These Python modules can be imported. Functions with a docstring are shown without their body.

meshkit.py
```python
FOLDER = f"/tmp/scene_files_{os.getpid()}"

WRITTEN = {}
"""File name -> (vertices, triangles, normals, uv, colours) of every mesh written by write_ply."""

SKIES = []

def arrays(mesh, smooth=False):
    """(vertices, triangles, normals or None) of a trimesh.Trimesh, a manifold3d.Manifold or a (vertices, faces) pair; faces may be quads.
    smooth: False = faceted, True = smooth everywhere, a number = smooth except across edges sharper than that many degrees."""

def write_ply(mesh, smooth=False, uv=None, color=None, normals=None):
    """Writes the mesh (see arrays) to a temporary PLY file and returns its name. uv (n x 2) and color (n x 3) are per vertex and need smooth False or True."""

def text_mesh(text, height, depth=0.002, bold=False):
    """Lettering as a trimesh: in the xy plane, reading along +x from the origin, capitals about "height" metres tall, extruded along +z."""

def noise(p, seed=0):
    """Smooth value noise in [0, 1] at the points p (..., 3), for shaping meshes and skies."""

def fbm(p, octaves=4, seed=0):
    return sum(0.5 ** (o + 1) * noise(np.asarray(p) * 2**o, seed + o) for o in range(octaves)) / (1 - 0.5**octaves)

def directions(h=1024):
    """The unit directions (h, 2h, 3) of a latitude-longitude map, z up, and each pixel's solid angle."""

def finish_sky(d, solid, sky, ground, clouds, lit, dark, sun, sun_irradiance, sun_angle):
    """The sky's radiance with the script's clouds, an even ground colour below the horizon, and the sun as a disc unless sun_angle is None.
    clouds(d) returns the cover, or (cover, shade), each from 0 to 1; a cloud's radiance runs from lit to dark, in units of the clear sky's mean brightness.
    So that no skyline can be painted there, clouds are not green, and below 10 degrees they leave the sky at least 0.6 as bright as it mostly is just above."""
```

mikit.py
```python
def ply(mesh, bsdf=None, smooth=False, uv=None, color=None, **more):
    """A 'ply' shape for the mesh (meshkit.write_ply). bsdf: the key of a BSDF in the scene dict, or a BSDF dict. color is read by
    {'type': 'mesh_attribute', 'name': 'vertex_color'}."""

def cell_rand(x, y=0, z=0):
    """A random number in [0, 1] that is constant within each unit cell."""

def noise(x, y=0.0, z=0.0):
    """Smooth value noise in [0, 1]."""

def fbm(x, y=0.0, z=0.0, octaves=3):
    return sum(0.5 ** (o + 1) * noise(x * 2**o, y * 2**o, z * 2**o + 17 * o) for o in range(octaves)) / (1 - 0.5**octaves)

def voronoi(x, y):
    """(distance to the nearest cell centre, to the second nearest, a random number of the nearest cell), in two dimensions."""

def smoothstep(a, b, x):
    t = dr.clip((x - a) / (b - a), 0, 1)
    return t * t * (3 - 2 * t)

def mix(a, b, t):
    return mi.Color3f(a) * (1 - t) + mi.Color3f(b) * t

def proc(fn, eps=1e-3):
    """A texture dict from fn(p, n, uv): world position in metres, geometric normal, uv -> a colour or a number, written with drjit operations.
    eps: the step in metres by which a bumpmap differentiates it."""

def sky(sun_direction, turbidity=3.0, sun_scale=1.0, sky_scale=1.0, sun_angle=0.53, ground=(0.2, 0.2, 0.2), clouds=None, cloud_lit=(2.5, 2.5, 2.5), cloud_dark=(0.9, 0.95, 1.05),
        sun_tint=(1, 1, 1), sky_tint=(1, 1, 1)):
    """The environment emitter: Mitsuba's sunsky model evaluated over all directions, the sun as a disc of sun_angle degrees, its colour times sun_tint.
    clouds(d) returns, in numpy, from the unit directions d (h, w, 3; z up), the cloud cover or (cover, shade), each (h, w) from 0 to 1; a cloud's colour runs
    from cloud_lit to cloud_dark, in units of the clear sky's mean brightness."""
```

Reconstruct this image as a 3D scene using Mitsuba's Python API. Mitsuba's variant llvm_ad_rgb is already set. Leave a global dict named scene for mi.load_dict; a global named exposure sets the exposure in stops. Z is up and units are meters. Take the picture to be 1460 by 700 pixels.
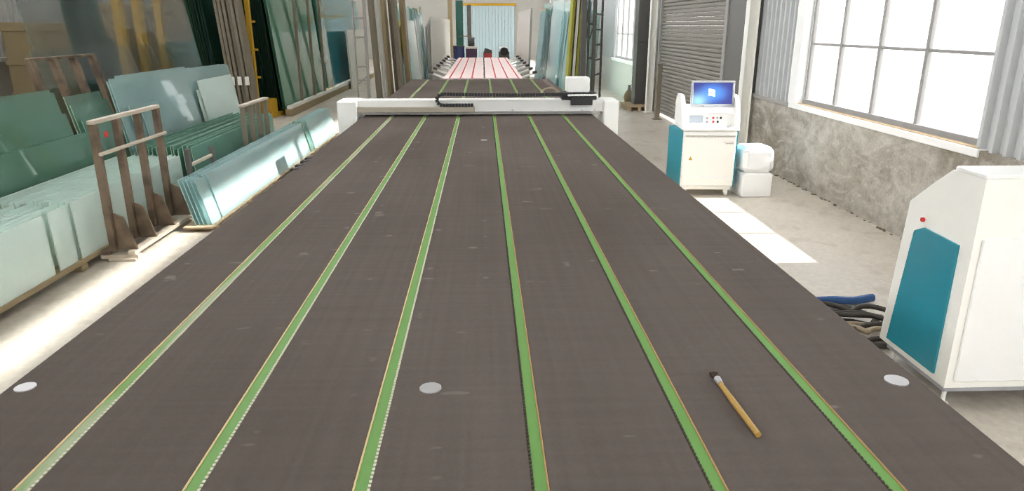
import math, random
import numpy as np, trimesh, mitsuba as mi, drjit as dr
import mikit, meshkit
from mikit import proc, noise, fbm, smoothstep, mix
from shapely.geometry import Polygon

T = mi.ScalarTransform4f
rng = random.Random(7)
ORD = 'first second third fourth fifth sixth seventh eighth ninth tenth eleventh twelfth thirteenth fourteenth fifteenth sixteenth'.split()
scene, labels = {'type': 'scene'}, {}

# ------------------------------------------------------------------ camera, sky, sun, exposure
EYE = (0.0, 0.0, 2.05)
_sp = 42 / math.sqrt(42**2 + 314**2 + 1000**2); _cp = math.sqrt(1 - _sp**2)
_st = 314 / math.sqrt(42**2 + 314**2 + 1000**2) / _cp; _ct = math.sqrt(1 - _st**2)
scene['camera'] = {'type': 'perspective', 'fov_axis': 'x', 'fov': math.degrees(2 * math.atan(730 / 1000)), 'near_clip': 0.05, 'far_clip': 300,
    'to_world': T().look_at(origin=EYE, target=(EYE[0] + _ct * _sp, EYE[1] + _ct * _cp, EYE[2] - _st), up=(0, 0, 1))}
SUN = (1.0, 0.0, 0.885)
def haze(d):                                           # thin bright overcast, thinner in places
    el = np.clip(d[..., 2], 0, 1)
    n = 0.5 + 0.2 * np.sin(d[..., 0] * 5 + 2 * d[..., 1]) * np.sin(d[..., 1] * 4 - d[..., 0] * 3 + 1)
    return np.clip(0.75 + 0.3 * (n - 0.5), 0, 1), np.clip(0.25 + 0.5 * (n - 0.5), 0, 1)
scene['sky'] = mikit.sky(SUN, turbidity=4.0, sun_scale=0.42, sky_scale=1.0, sun_angle=1.0, sun_tint=(0.82, 1.0, 1.3), ground=(0.40, 0.39, 0.36), clouds=haze, cloud_lit=(2.6, 2.5, 2.35), cloud_dark=(1.7, 1.65, 1.6))
exposure = 4.5

# ------------------------------------------------------------------ materials
def srgb(r, g, b):
    return [(c / 255 / 12.92) if c / 255 <= 0.04045 else ((c / 255 + 0.055) / 1.055) ** 2.4 for c in (r, g, b)]
def rgb(c): return {'type': 'rgb', 'value': list(c)}
def mat(name, color, rough=0.5, metallic=0.0, spec=0.5, two=True, **kw):
    d = {'type': 'principled', 'base_color': color if isinstance(color, dict) else rgb(color), 'roughness': rough if isinstance(rough, dict) else float(rough), 'metallic': float(metallic), 'specular': float(spec), **kw}
    scene[name] = {'type': 'twosided', 'bsdf': d} if two else d
    return name

def floor_color(p, n, uv):
    a = fbm(p.x * 0.9, p.y * 0.9, 0, 4); b = fbm(p.x * 5, p.y * 5, 3, 3); c = noise(p.x * 40, p.y * 40)
    base = mix((0.465, 0.42, 0.36), (0.56, 0.52, 0.46), a)
    base = mix(base, (0.36, 0.31, 0.25), smoothstep(0.58, 0.80, b) * 0.35)
    return base * (0.93 + 0.12 * c)
mat('concrete_floor', proc(floor_color), 0.42, spec=0.35)
def plaster_color(p, n, uv):
    w = noise(p.y * 2.2, p.z * 3, 4); v = noise(p.y * 2.0, p.z * 2.6, 9)
    a = fbm(p.y * 0.9, p.z * 1.6, 1, 4); b = fbm(p.y * 4 + 2.5 * w, p.z * 6 + 2.5 * v, 4, 5); t = fbm(p.y * 9 + 3 * w, p.z * 22 + 4 * v, 6, 4); c = noise(p.y * 70, p.z * 70)
    base = mix((0.225, 0.20, 0.16), (0.45, 0.425, 0.38), smoothstep(0.28, 0.70, a * .65 + b * .35))
    base = mix(base, (0.50, 0.475, 0.43), smoothstep(0.52, 0.80, t) * 0.42)                      # pale trowel streaks
    base = mix(base, (0.17, 0.148, 0.115), smoothstep(0.56, 0.76, fbm(p.y * 13, p.z * 13, 8, 4)) * 0.28)   # dark pits
    return base * (0.88 + 0.22 * c)
def plaster_relief(p, n, uv):
    return fbm(p.y * 6 + 1.5 * noise(p.y * 3, p.z * 4), p.z * 8, 2, 4) * 0.006
mat('plaster_plain', proc(plaster_color), 0.85, spec=0.2, two=False)
scene['plaster'] = {'type': 'twosided', 'bsdf': {'type': 'bumpmap', 'arbitrary': proc(plaster_relief, 4e-3), 'scale': 1.0, 'bsdf': scene.pop('plaster_plain')}}
mat('far_plaster', (0.50, 0.49, 0.455), 0.8, spec=0.2)
def felt_color(p, n, uv):
    a = fbm(p.x * 1.5, p.y * 0.7, 0, 3); s = noise(p.x * 55, p.y * 1.2) ; t = noise(p.x * 3, p.y * 45); c = noise(p.x * 160, p.y * 160)
    base = mix((0.082, 0.068, 0.059), (0.118, 0.100, 0.090), a)
    sp = smoothstep(0.80, 0.9, fbm(p.x * 7, p.y * 14, 9, 3))
    base = base * (0.90 + 0.08 * s + 0.07 * t + 0.08 * c)
    return mix(base, (0.22, 0.20, 0.18), sp * 0.5)
mat('felt', proc(felt_color), 0.95, spec=0.1)
mat('belt_green', (0.132, 0.295, 0.072), 0.55, spec=0.4)
def worn_belt(p, n, uv):
    w = smoothstep(0.35, 0.65, fbm(p.x * 4, p.y * 2.2, 5, 3) * 0.6 + noise(p.x * 60, p.y * 3) * 0.4)
    return mix((0.16, 0.30, 0.085), (0.30, 0.36, 0.22), w)
mat('belt_worn', proc(worn_belt), 0.6, spec=0.3)
mat('tan_edge', (0.36, 0.22, 0.09), 0.8); mat('tan_pale', (0.58, 0.44, 0.25), 0.8); mat('belt_tooth', (0.55, 0.55, 0.42), 0.7); mat('dark_edge', (0.05, 0.04, 0.03), 0.9)
mat('white_paint', (0.80, 0.80, 0.78), 0.35); mat('white_cream', (0.80, 0.79, 0.74), 0.4); mat('teal_paint', (0.014, 0.215, 0.28), 0.35)
mat('black_plastic', (0.02, 0.02, 0.022), 0.5); mat('grey_plastic', (0.36, 0.37, 0.39), 0.4); mat('beige_rail', (0.40, 0.36, 0.29), 0.6)
mat('steel', (0.55, 0.55, 0.54), 0.35, 0.8); mat('alloy', (0.42, 0.41, 0.42), 0.35, 0.3)
def rusty(p, n, uv):
    a = fbm(p.y * 9 + p.x * 5, p.z * 6, 2, 4)
    return mix((0.10, 0.070, 0.047), (0.19, 0.137, 0.093), smoothstep(0.3, 0.7, a))
mat('brown_steel', proc(rusty), 0.6)
mat('pale_wood', (0.47, 0.36, 0.23), 0.7); mat('timber', (0.30, 0.235, 0.14), 0.8); mat('card', (0.33, 0.26, 0.16), 0.85)
mat('grey_steel', (0.30, 0.29, 0.275), 0.5); mat('dark_steel', (0.105, 0.10, 0.092), 0.55); mat('grey_door', (0.145, 0.14, 0.13), 0.5); mat('grey_brown', (0.20, 0.175, 0.13), 0.8)
mat('cladding', (0.47, 0.48, 0.485), 0.5); mat('shutter', (0.25, 0.235, 0.205), 0.5); mat('roof_sheet', (0.70, 0.70, 0.69), 0.7)
mat('yellow_paint', (0.52, 0.30, 0.02), 0.5); mat('red_plastic', (0.55, 0.03, 0.03), 0.4); mat('orange_paint', (0.50, 0.17, 0.03), 0.5)
mat('frame_grey', (0.27, 0.265, 0.26), 0.5); mat('sack_white', (0.86, 0.86, 0.85), 0.55); mat('handle_wood', (0.40, 0.235, 0.05), 0.5); mat('bristle', (0.035, 0.018, 0.01), 0.9)
mat('label_white', (0.80, 0.79, 0.74), 0.6); mat('lcd', (0.45, 0.50, 0.56), 0.3); mat('cable', (0.045, 0.038, 0.03), 0.6); mat('cable_blue', (0.03, 0.10, 0.28), 0.5); mat('cable_tan', (0.34, 0.27, 0.18), 0.6)
mat('crumbs', (0.15, 0.12, 0.085), 0.9); mat('pink_felt', (0.87, 0.71, 0.70), 0.85, spec=0.2); mat('red_belt', (0.60, 0.10, 0.11), 0.7); mat('roller_dark', (0.06, 0.055, 0.05), 0.6)
mat('sack_yellow', (0.28, 0.27, 0.035), 0.8); mat('board_pale', (0.60, 0.59, 0.54), 0.7); mat('board_grey', (0.40, 0.375, 0.34), 0.75)
mat('blue_dull', (0.06, 0.085, 0.22), 0.5); mat('purple_dull', (0.12, 0.06, 0.12), 0.6); mat('strip_pvc', (0.50, 0.64, 0.68), 0.3)
mat('bottle_paint', (0.02, 0.10, 0.075), 0.4)

def glass(name, tint, body, w, edge):
    """w: share of dust and body colour against clear sheet"""
    scene[name] = {'type': 'blendbsdf', 'weight': float(w),
        'a': {'type': 'thindielectric', 'int_ior': 1.52, 'specular_transmittance': rgb(tint)},
        'b': {'type': 'twosided', 'bsdf': {'type': 'principled', 'base_color': rgb(body), 'roughness': 0.12, 'specular': 0.6}}}
    mat(name + '_edge', edge, 0.25)
    return name
glass('glass_teal', (0.82, 0.94, 0.92), (0.52, 0.66, 0.66), 0.38, (0.44, 0.60, 0.57))
glass('glass_green', (0.78, 0.93, 0.87), (0.40, 0.58, 0.49), 0.16, (0.40, 0.56, 0.46))
glass('glass_strip', (0.66, 0.88, 0.79), (0.27, 0.50, 0.41), 0.42, (0.42, 0.54, 0.43))
glass('glass_pale', (0.90, 0.97, 0.95), (0.78, 0.90, 0.86), 0.66, (0.52, 0.56, 0.47))
glass('glass_ice', (0.85, 0.96, 0.96), (0.64, 0.79, 0.79), 0.45, (0.36, 0.60, 0.60))
glass('glass_bottle', (0.55, 0.80, 0.66), (0.08, 0.29, 0.18), 0.55, (0.06, 0.16, 0.10))
glass('glass_float', (0.55, 0.78, 0.71), (0.16, 0.33, 0.27), 0.06, (0.12, 0.30, 0.24))
glass('glass_clear', (0.95, 0.98, 0.96), (0.40, 0.44, 0.40), 0.015, (0.10, 0.20, 0.16))
glass('glass_deep', (0.55, 0.82, 0.80), (0.03, 0.26, 0.30), 0.5, (0.03, 0.20, 0.23))
scene['window_glass'] = {'type': 'thindielectric', 'int_ior': 1.5}

# ------------------------------------------------------------------ helpers
def numbered(key):
    if key not in scene and key not in labels and not any(k.startswith(key + '__') for k in scene): return key
    i = 1
    while True:
        k = f'{key}_{i:03d}'
        if k not in scene and k not in labels and not any(q.startswith(k + '__') for q in scene): return k
        i += 1
def cat(*ms):
    ms = [m for m in ms if m is not None]
    return trimesh.util.concatenate(ms) if len(ms) > 1 else ms[0]
def box(x0, x1, y0, y1, z0, z1):
    m = trimesh.creation.box(extents=(x1 - x0, y1 - y0, z1 - z0)); m.apply_translation(((x0 + x1) / 2, (y0 + y1) / 2, (z0 + z1) / 2)); return m
def cbox(x0, x1, y0, y1, z0, z1, b=0.006):
    """box with chamfered edges"""
    b = min(b, (x1 - x0) / 2.2, (y1 - y0) / 2.2, (z1 - z0) / 2.2)
    pts = []
    for ix, (X, sx) in enumerate(((x0, 1), (x1, -1))):
        for Y, sy in ((y0, 1), (y1, -1)):
            for Z, sz in ((z0, 1), (z1, -1)):
                pts += [(X, Y + sy * b, Z + sz * b), (X + sx * b, Y, Z + sz * b), (X + sx * b, Y + sy * b, Z)]
    return trimesh.convex.convex_hull(np.array(pts))
def cyl(p, q, r, n=14, r2=None):
    p, q = np.array(p, float), np.array(q, float); d = q - p; L = np.linalg.norm(d); d /= L
    a = np.cross(d, (0, 0, 1) if abs(d[2]) < 0.9 else (1, 0, 0)); a /= np.linalg.norm(a); b = np.cross(d, a)
    t = np.arange(n) * 2 * np.pi / n; ring = np.cos(t)[:, None] * a + np.sin(t)[:, None] * b
    r2 = r if r2 is None else r2
    return trimesh.convex.convex_hull(np.vstack([p + ring * r, q + ring * r2]))
def tube(points, r, n=8):
    pts = np.array(points, float); out = []
    t = np.gradient(pts, axis=0); t /= np.linalg.norm(t, axis=1, keepdims=True) + 1e-12
    a = np.cross(t, (0, 0, 1.0)); bad = np.linalg.norm(a, axis=1) < 1e-3; a[bad] = np.cross(t[bad], (1.0, 0, 0)); a /= np.linalg.norm(a, axis=1, keepdims=True)
    b = np.cross(t, a); ang = np.arange(n) * 2 * np.pi / n
    v = pts[:, None] + r * (np.cos(ang)[None, :, None] * a[:, None] + np.sin(ang)[None, :, None] * b[:, None])
    f = []
    for i in range(len(pts) - 1):
        for j in range(n):
            k = (j + 1) % n; f += [(i * n + j, i * n + k, (i + 1) * n + k), (i * n + j, (i + 1) * n + k, (i + 1) * n + j)]
    m = len(pts) - 1
    for j in range(1, n - 1): f += [(0, j + 1, j), (m * n, m * n + j, m * n + j + 1)]
    return trimesh.Trimesh(v.reshape(-1, 3), f, process=False)
def bar(p, q, w, h, up=(0, 0, 1)):
    """rectangular bar from p to q; w across, h along up"""
    p, q = np.array(p, float), np.array(q, float); d = (q - p) / np.linalg.norm(q - p)
    s = np.cross(d, up); s /= np.linalg.norm(s); u = np.cross(s, d)
    pts = [e + s * (i * w / 2) + u * (j * h / 2) for e in (p, q) for i in (-1, 1) for j in (-1, 1)]
    return trimesh.convex.convex_hull(np.array(pts))
def prism_x(poly, x0, x1):
    """(y, z) outline extruded along x"""
    m = trimesh.creation.extrude_polygon(Polygon(poly), x1 - x0); v = m.vertices.copy()
    m.vertices = np.column_stack([v[:, 2] + x0, v[:, 0], v[:, 1]]); m.fix_normals(); return m
def prism_y(poly, y0, y1):
    """(x, z) outline extruded along y"""
    m = trimesh.creation.extrude_polygon(Polygon(poly), y1 - y0); v = m.vertices.copy()
    m.vertices = np.column_stack([v[:, 0], v[:, 2] + y0, v[:, 1]]); m.fix_normals(); return m
def prism_z(poly, z0, z1):
    m = trimesh.creation.extrude_polygon(Polygon(poly), z1 - z0); m.apply_translation((0, 0, z0)); return m
def obj(name, mesh, m, parent=None, smooth=False, **more):
    key = numbered(f'{parent}__{name}' if parent else name)
    scene[key] = mikit.ply(mesh, m, smooth, **more); return key
def thing(name, label, category, group=None):
    key = numbered(name); labels[key] = {'label': label, 'category': category}
    if group: labels[key]['group'] = group
    return key
def tag(key, label, category, group=None, kind=None):
    labels[key] = {'label': label, 'category': category}
    if group: labels[key]['group'] = group
    if kind: labels[key]['kind'] = kind
    return key
def struct(name, mesh, m, label=None, smooth=False):
    scene[name] = mikit.ply(mesh, m, smooth); labels[name] = {'kind': 'structure'}
    if label: labels[name]['label'] = label
    return name
def note(key, label): labels.setdefault(key, {})['label'] = label
def stuff(key): labels.setdefault(key, {})['kind'] = 'stuff'; return key

# ------------------------------------------------------------------ the hall
XL, XR, YB, YF, ZR = -9.2, 4.2, -6.0, 46.0, 7.2
struct('floor', box(XL - .3, XR + .3, YB - .3, YF + .3, -0.2, 0.0), 'concrete_floor', 'pale worn concrete floor of the hall')
WT = 0.25                                              # wall thickness
SILL = 1.035
wins = {'window_1': (5.86, 9.36, SILL + .015, 3.02), 'window_2': (19.9, 23.2, SILL + .03, 3.0), 'window_3': (-4.8, 2.0, SILL + .03, 3.02), 'window_4': (30.0, 44.0, SILL + .03, 3.0)}
DOOR = (12.45, 17.05, 3.4)
def wall_x(x0, x1, y0, y1, z0, z1, holes):
    """a wall slab with rectangular openings (y0, y1, z0, z1), cut out of its outline"""
    from shapely.geometry import box as rect
    poly = rect(y0, z0, y1, z1)
    for h in holes: poly = poly.difference(rect(h[0], h[2], h[1], h[3]))
    polys = poly.geoms if hasattr(poly, 'geoms') else [poly]
    out = []
    for q in polys:
        m = trimesh.creation.extrude_polygon(q, x1 - x0); v = m.vertices.copy()
        m.vertices = np.column_stack([v[:, 2] + x0, v[:, 0], v[:, 1]]); m.fix_normals(); out.append(m)
    return cat(*out)
def corrugated(x, y0, y1, z0, z1, pitch=0.16, depth=0.03, holes=()):
    """ribbed wall sheet facing the hall; trapezoid ribs, with thickness"""
    parts = []
    segs = [(y0, y1, z0, z1)]
    for h in holes:
        new = []
        for a, b, c, d in segs:
            if h[1] <= a or h[0] >= b or h[3] <= c or h[2] >= d: new.append((a, b, c, d)); continue
            if h[0] > a: new.append((a, h[0], c, d))
            if h[1] < b: new.append((h[1], b, c, d))
            if h[2] > c: new.append((max(a, h[0]), min(b, h[1]), c, h[2]))
            if h[3] < d: new.append((max(a, h[0]), min(b, h[1]), h[3], d))
        segs = new
    s = 1 if depth > 0 else -1
    for a, b, c, d in segs:
        ys, xs = [a], [x]
        k = math.ceil(a / pitch - 1e-6)
        while k * pitch < b:
            y = k * pitch
            for dy, dx in ((0.0, 0), (.02, 1), (.06, 1), (.08, 0)):
                if a < y + dy < b: ys.append(y + dy); xs.append(x + dx * depth)
            k += 1
        ys.append(b); xs.append(x)
        out = list(zip(xs, ys)) + [(xs[-1] - s * .012, ys[-1])] + [(xx - s * .012, yy) for xx, yy in list(zip(xs, ys))[::-1][1:]]
        q = Polygon(out)
        if not q.is_valid: q = q.buffer(0)
        parts.append(prism_z(q, c, d))
    return cat(*parts)

STRIP = (0.8, 16.5, 6.37, 6.66)                        # narrow high window under the eaves
holes = [wins['window_1'], wins['window_2'], wins['window_3'], wins['window_4'], (DOOR[0], DOOR[1], -0.01, DOOR[2]), STRIP]
struct('wall_right', cat(wall_x(XR, XR + WT, YB, 11.05, 0, SILL, ()), wall_x(XR, XR + WT, DOOR[1], 18.6, 0, SILL, ())), 'plaster', 'low wall of bare grey cement plaster under the windows')
obj('far_plaster', wall_x(XR, XR + WT, 18.6, YF, 0, SILL, ()), 'far_plaster', 'wall_right')
obj('cladding', corrugated(XR + .06, YB, 11.05, SILL, ZR, depth=-.05, holes=holes), 'cladding', 'wall_right')
obj('cladding', corrugated(XR + .06, DOOR[1] + .1, YF, SILL, ZR, depth=-.05, holes=holes), 'cladding', 'wall_right')
obj('cladding', corrugated(XR + .06, 11.05, DOOR[1] + .1, DOOR[2] + .05, ZR, depth=-.05, holes=holes), 'cladding', 'wall_right')
obj('panel', box(XR - .02, XR + .1, 11.05, DOOR[0] - .10, 0.0, DOOR[2] + .05), 'grey_door', 'wall_right')
obj('ledge', cbox(XR - .03, XR + .06, 9.62, 11.04, SILL - .05, SILL + .0, .004), 'grey_steel', 'wall_right')
# left wall, end walls
struct('wall_left', wall_x(XL - WT, XL, YB, YF, 0, ZR, [(-3, 44, 4.6, 6.9)]), 'far_plaster', 'far left wall behind the glass stacks')  # high opening is added, unseen, to let sky light in
obj('cladding', corrugated(XL + .0, YB, YF, 1.47, 4.6, depth=.045), 'cladding', 'wall_left')  # ribs built in place of the right wall mirrored in the glass
obj('ledge', cbox(XL + .03, XL + .12, YB, YF, 1.39, 1.47, .004), 'white_paint', 'wall_left')  # stands in for the mirrored sill of the right wall
struct('wall_back', box(XL, XR, YF, YF + WT, 0, ZR), 'far_plaster', 'end wall of the hall')
from shapely.geometry import box as _rect
_front = trimesh.creation.extrude_polygon(_rect(XL, 0, XR, ZR).difference(_rect(0.4, .02, 4.1, 5.0)), WT); _v = _front.vertices.copy()  # gateway opening is added, unseen, to light surfaces from the front
_front.vertices = np.column_stack([_v[:, 0], _v[:, 2] + YB - WT, _v[:, 1]]); _front.fix_normals()
struct('wall_front', _front, 'far_plaster', 'wall behind the camera with an added open gateway for front light')
# roof with three monitors added unseen for sky light, closed towards the sun
ADDED_MON = [-8.4, -4.2, 0.2]
xs = [XL - .3] + [v for m in ADDED_MON for v in (m, m + 2.2)] + [XR + .3]
roof = [box(xs[i], xs[i + 1], YB - .3, YF + .3, ZR, ZR + .15) for i in range(0, len(xs), 2)]
for m in ADDED_MON:
    roof.append(prism_y([(m, ZR + 1.05), (m + 2.2, ZR + .02), (m + 2.2, ZR + .14), (m, ZR + 1.17)], YB - .3, YF + .3))
    for y in (YB - .3, YF + .2): roof.append(prism_y([(m, ZR), (m + 2.2, ZR), (m, ZR + 1.06)], y, y + .1))
struct('ceiling', cat(*roof), 'roof_sheet', 'pale roof with north lights added for sky light, out of view')

def window(name, y0, y1, z0, z1, muls, rails, label):
    k = name; labels[k] = {'kind': 'structure', 'label': label}
    x0, x1 = XR + .075, XR + .125
    fw = .045
    fr = cat(cbox(x0 - .012, x1, y0, y1, z0, z0 + fw + .02), cbox(x0, x1, y0, y1, z1 - fw, z1), cbox(x0, x1, y0, y0 + fw, z0 + fw, z1 - fw), cbox(x0, x1, y1 - fw, y1, z0 + fw, z1 - fw))
    obj('frame', fr, 'frame_grey', k)
    for y in muls: obj('mullion', cbox(x0, x1, y - .025, y + .025, z0 + fw, z1 - fw), 'frame_grey', k)
    es = [y0 + fw] + [v for y in muls for v in (y - .025, y + .025)] + [y1 - fw]
    zs = [z0 + fw] + [v for z in rails for v in (z - .015, z + .015)] + [z1 - fw]
    for i in range(0, len(es), 2):
        for z in rails: obj('rail', cbox(x0 + .01, x1 - .01, es[i], es[i + 1], z - .015, z + .015), 'frame_grey', k)
        for j in range(0, len(zs), 2):
            xm = (x0 + x1) / 2
            pane = trimesh.Trimesh([(xm, es[i], zs[j]), (xm, es[i + 1], zs[j]), (xm, es[i + 1], zs[j + 1]), (xm, es[i], zs[j + 1])], [(0, 1, 2), (0, 2, 3)], process=False)
            obj('pane', pane, 'window_glass', k)
    return k
w1 = window('window_1', *wins['window_1'], (6.85, 7.70, 8.55), (1.82,), 'window in grey frames over the white sill of the right wall')
obj('sill', cbox(XR - .02, XR + .13, 5.75, 9.62, SILL - .06, SILL + .012), 'white_paint', w1)
for i in range(40): obj('sill_tile', cbox(XR - .005, XR + .07, 5.78 + i * .09, 5.86 + i * .09, SILL + .012, SILL + .022, .004), 'pale_wood', w1)
obj('jamb', cbox(XR - .04, XR + .13, 9.38, 9.60, SILL + .012, 3.08), 'white_paint', w1)
w2 = window('window_2', *wins['window_2'], (20.7, 21.5, 22.35), (1.8,), 'far window above the pale plaster by the grey cupboard')
obj('sill', cbox(XR - .06, XR + .13, 19.8, 23.3, SILL - .05, SILL + .03), 'white_paint', w2)
window('window_3', *wins['window_3'], (-3.6, -2.4, -1.2, 0.0, 1.0), (1.82,), 'window beside the camera, outside the picture, added for side light')  # unseen window, added to send side light onto the left glass
window('window_4', *wins['window_4'], (32, 34, 36, 38, 40, 42), (1.82,), 'row of panes far down the right wall, added for daylight')  # panes added far down the wall for more window light
# roller shutter
d1 = 'door_1'; labels[d1] = {'kind': 'structure', 'label': 'closed roller shutter of ribbed grey slats in the right wall'}
z = 0.05
while z < DOOR[2] - .09:
    obj('slat', prism_y([(XR + .03, z), (XR - .005, z + .012), (XR - .012, z + .045), (XR + .03, z + .078), (XR + .05, z + .078), (XR + .05, z)], DOOR[0] + .02, DOOR[1] - .02), 'shutter', d1); z += .08
obj('guide', cbox(XR - .05, XR + .08, DOOR[0] - .10, DOOR[0] + .04, 0, DOOR[2]), 'grey_steel', d1)
obj('guide', cbox(XR - .05, XR + .08, DOOR[1] - .04, DOOR[1] + .10, 0, DOOR[2]), 'grey_steel', d1)
obj('hood', cbox(XR - .25, XR + .05, DOOR[0] - .1, DOOR[1] + .1, DOOR[2] - .02, DOOR[2] + .4), 'shutter', d1)

# steel columns of the hall
def column(x, y, label, w=.16, m='white_cream'):
    k = thing('steel_column', label, 'column')
    obj('shaft', cat(cbox(x - w / 2, x - w / 2 + .014, y - w / 2, y + w / 2, .02, ZR), cbox(x + w / 2 - .014, x + w / 2, y - w / 2, y + w / 2, .02, ZR), cbox(x - w / 2 + .014, x + w / 2 - .014, y - .01, y + .01, .02, ZR)), m, k)
    obj('base_plate', cbox(x - w * .8, x + w * .8, y - w * .8, y + w * .8, 0, .02), m, k)
column(4.06, 10.95, 'off-white steel column against the plaster wall behind the control console')
column(4.06, 17.35, 'off-white steel column between the roller shutter and the dark cupboard')

# ------------------------------------------------------------------ cutting table
TX0, TX1, TY0, TY1, TZ = -1.66, 1.53, 0.55, 16.75, 0.85
BX = [-1.263, -.803, -.344, .143, .627, 1.108]; BW = .047
t = thing('cutting_table', 'long glass cutting table topped with dark brown felt and six green belts', 'table')
edges = [TX0] + [v for b in BX for v in (b - BW / 2, b + BW / 2)] + [TX1]
obj('deck', box(TX0 + .01, TX1 - .01, TY0 + .01, TY1 - .01, .70, TZ - .011), 'dark_edge', t)
for i in range(0, len(edges), 2):
    obj('felt_strip', cbox(edges[i], edges[i + 1], TY0, TY1, TZ - .011, TZ, .002), 'felt', t)
for i, b in enumerate(BX):
    side = -1 if b < 0.0 else 1
    bk = obj('belt', cbox(b - BW / 2 + .004, b + BW / 2 - .004, TY0 - .01, TY1 + .01, TZ - .011, TZ - .003, .001), 'belt_worn' if i == 0 else 'belt_green', t)
    if i == 0: note(bk, 'faded pale green belt')
    xa = b + side * (BW / 2 - .002)
    obj('edging', cbox(xa - .0025, xa + .0025, TY0, TY1, TZ - .011, TZ + .0015, .001), 'tan_pale' if side < 0 else 'tan_edge', bk)
    xb = b - side * (BW / 2 - .003)
    teeth = [box(xb - .004, xb + .004, y, y + .011, TZ - .011, TZ + .001) for y in np.arange(1.45, 9.6, .019)]
    stuff(obj('teeth', cat(*teeth), 'belt_tooth' if side < 0 else 'dark_edge', bk))
for x, y, r in ((-.195, 2.178, .038), (1.447, 2.167, .040), (-1.60, 2.24, .034), (0.0, 7.67, .035)):
    obj('air_plug', cyl((x, y, TZ - .004), (x, y, TZ + .004), r, 28), 'alloy', t, 30)
for x in (TX0, TX1):
    s = 1 if x < 0 else -1
    obj('side_rail', cbox(min(x + s * .015, x + s * .075), max(x + s * .015, x + s * .075), TY0 + .02, TY1 - .02, .50, .70), 'white_paint', t)
    for y in np.arange(1.2, 16.5, 2.5):
        xx = x + s * .12
        obj('leg', cat(cbox(xx - .05, xx + .05, y - .05, y + .05, .02, .70), cbox(xx - .09, xx + .09, y - .09, y + .09, 0, .02)), 'white_paint', t)
for y in (6.14, 6.30, 6.50, 6.66):
    obj('edge_clip', cbox(TX0 - .035, TX0 + .03, y - .035, y + .035, TZ - .06, TZ + .008), 'black_plastic', t)

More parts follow.
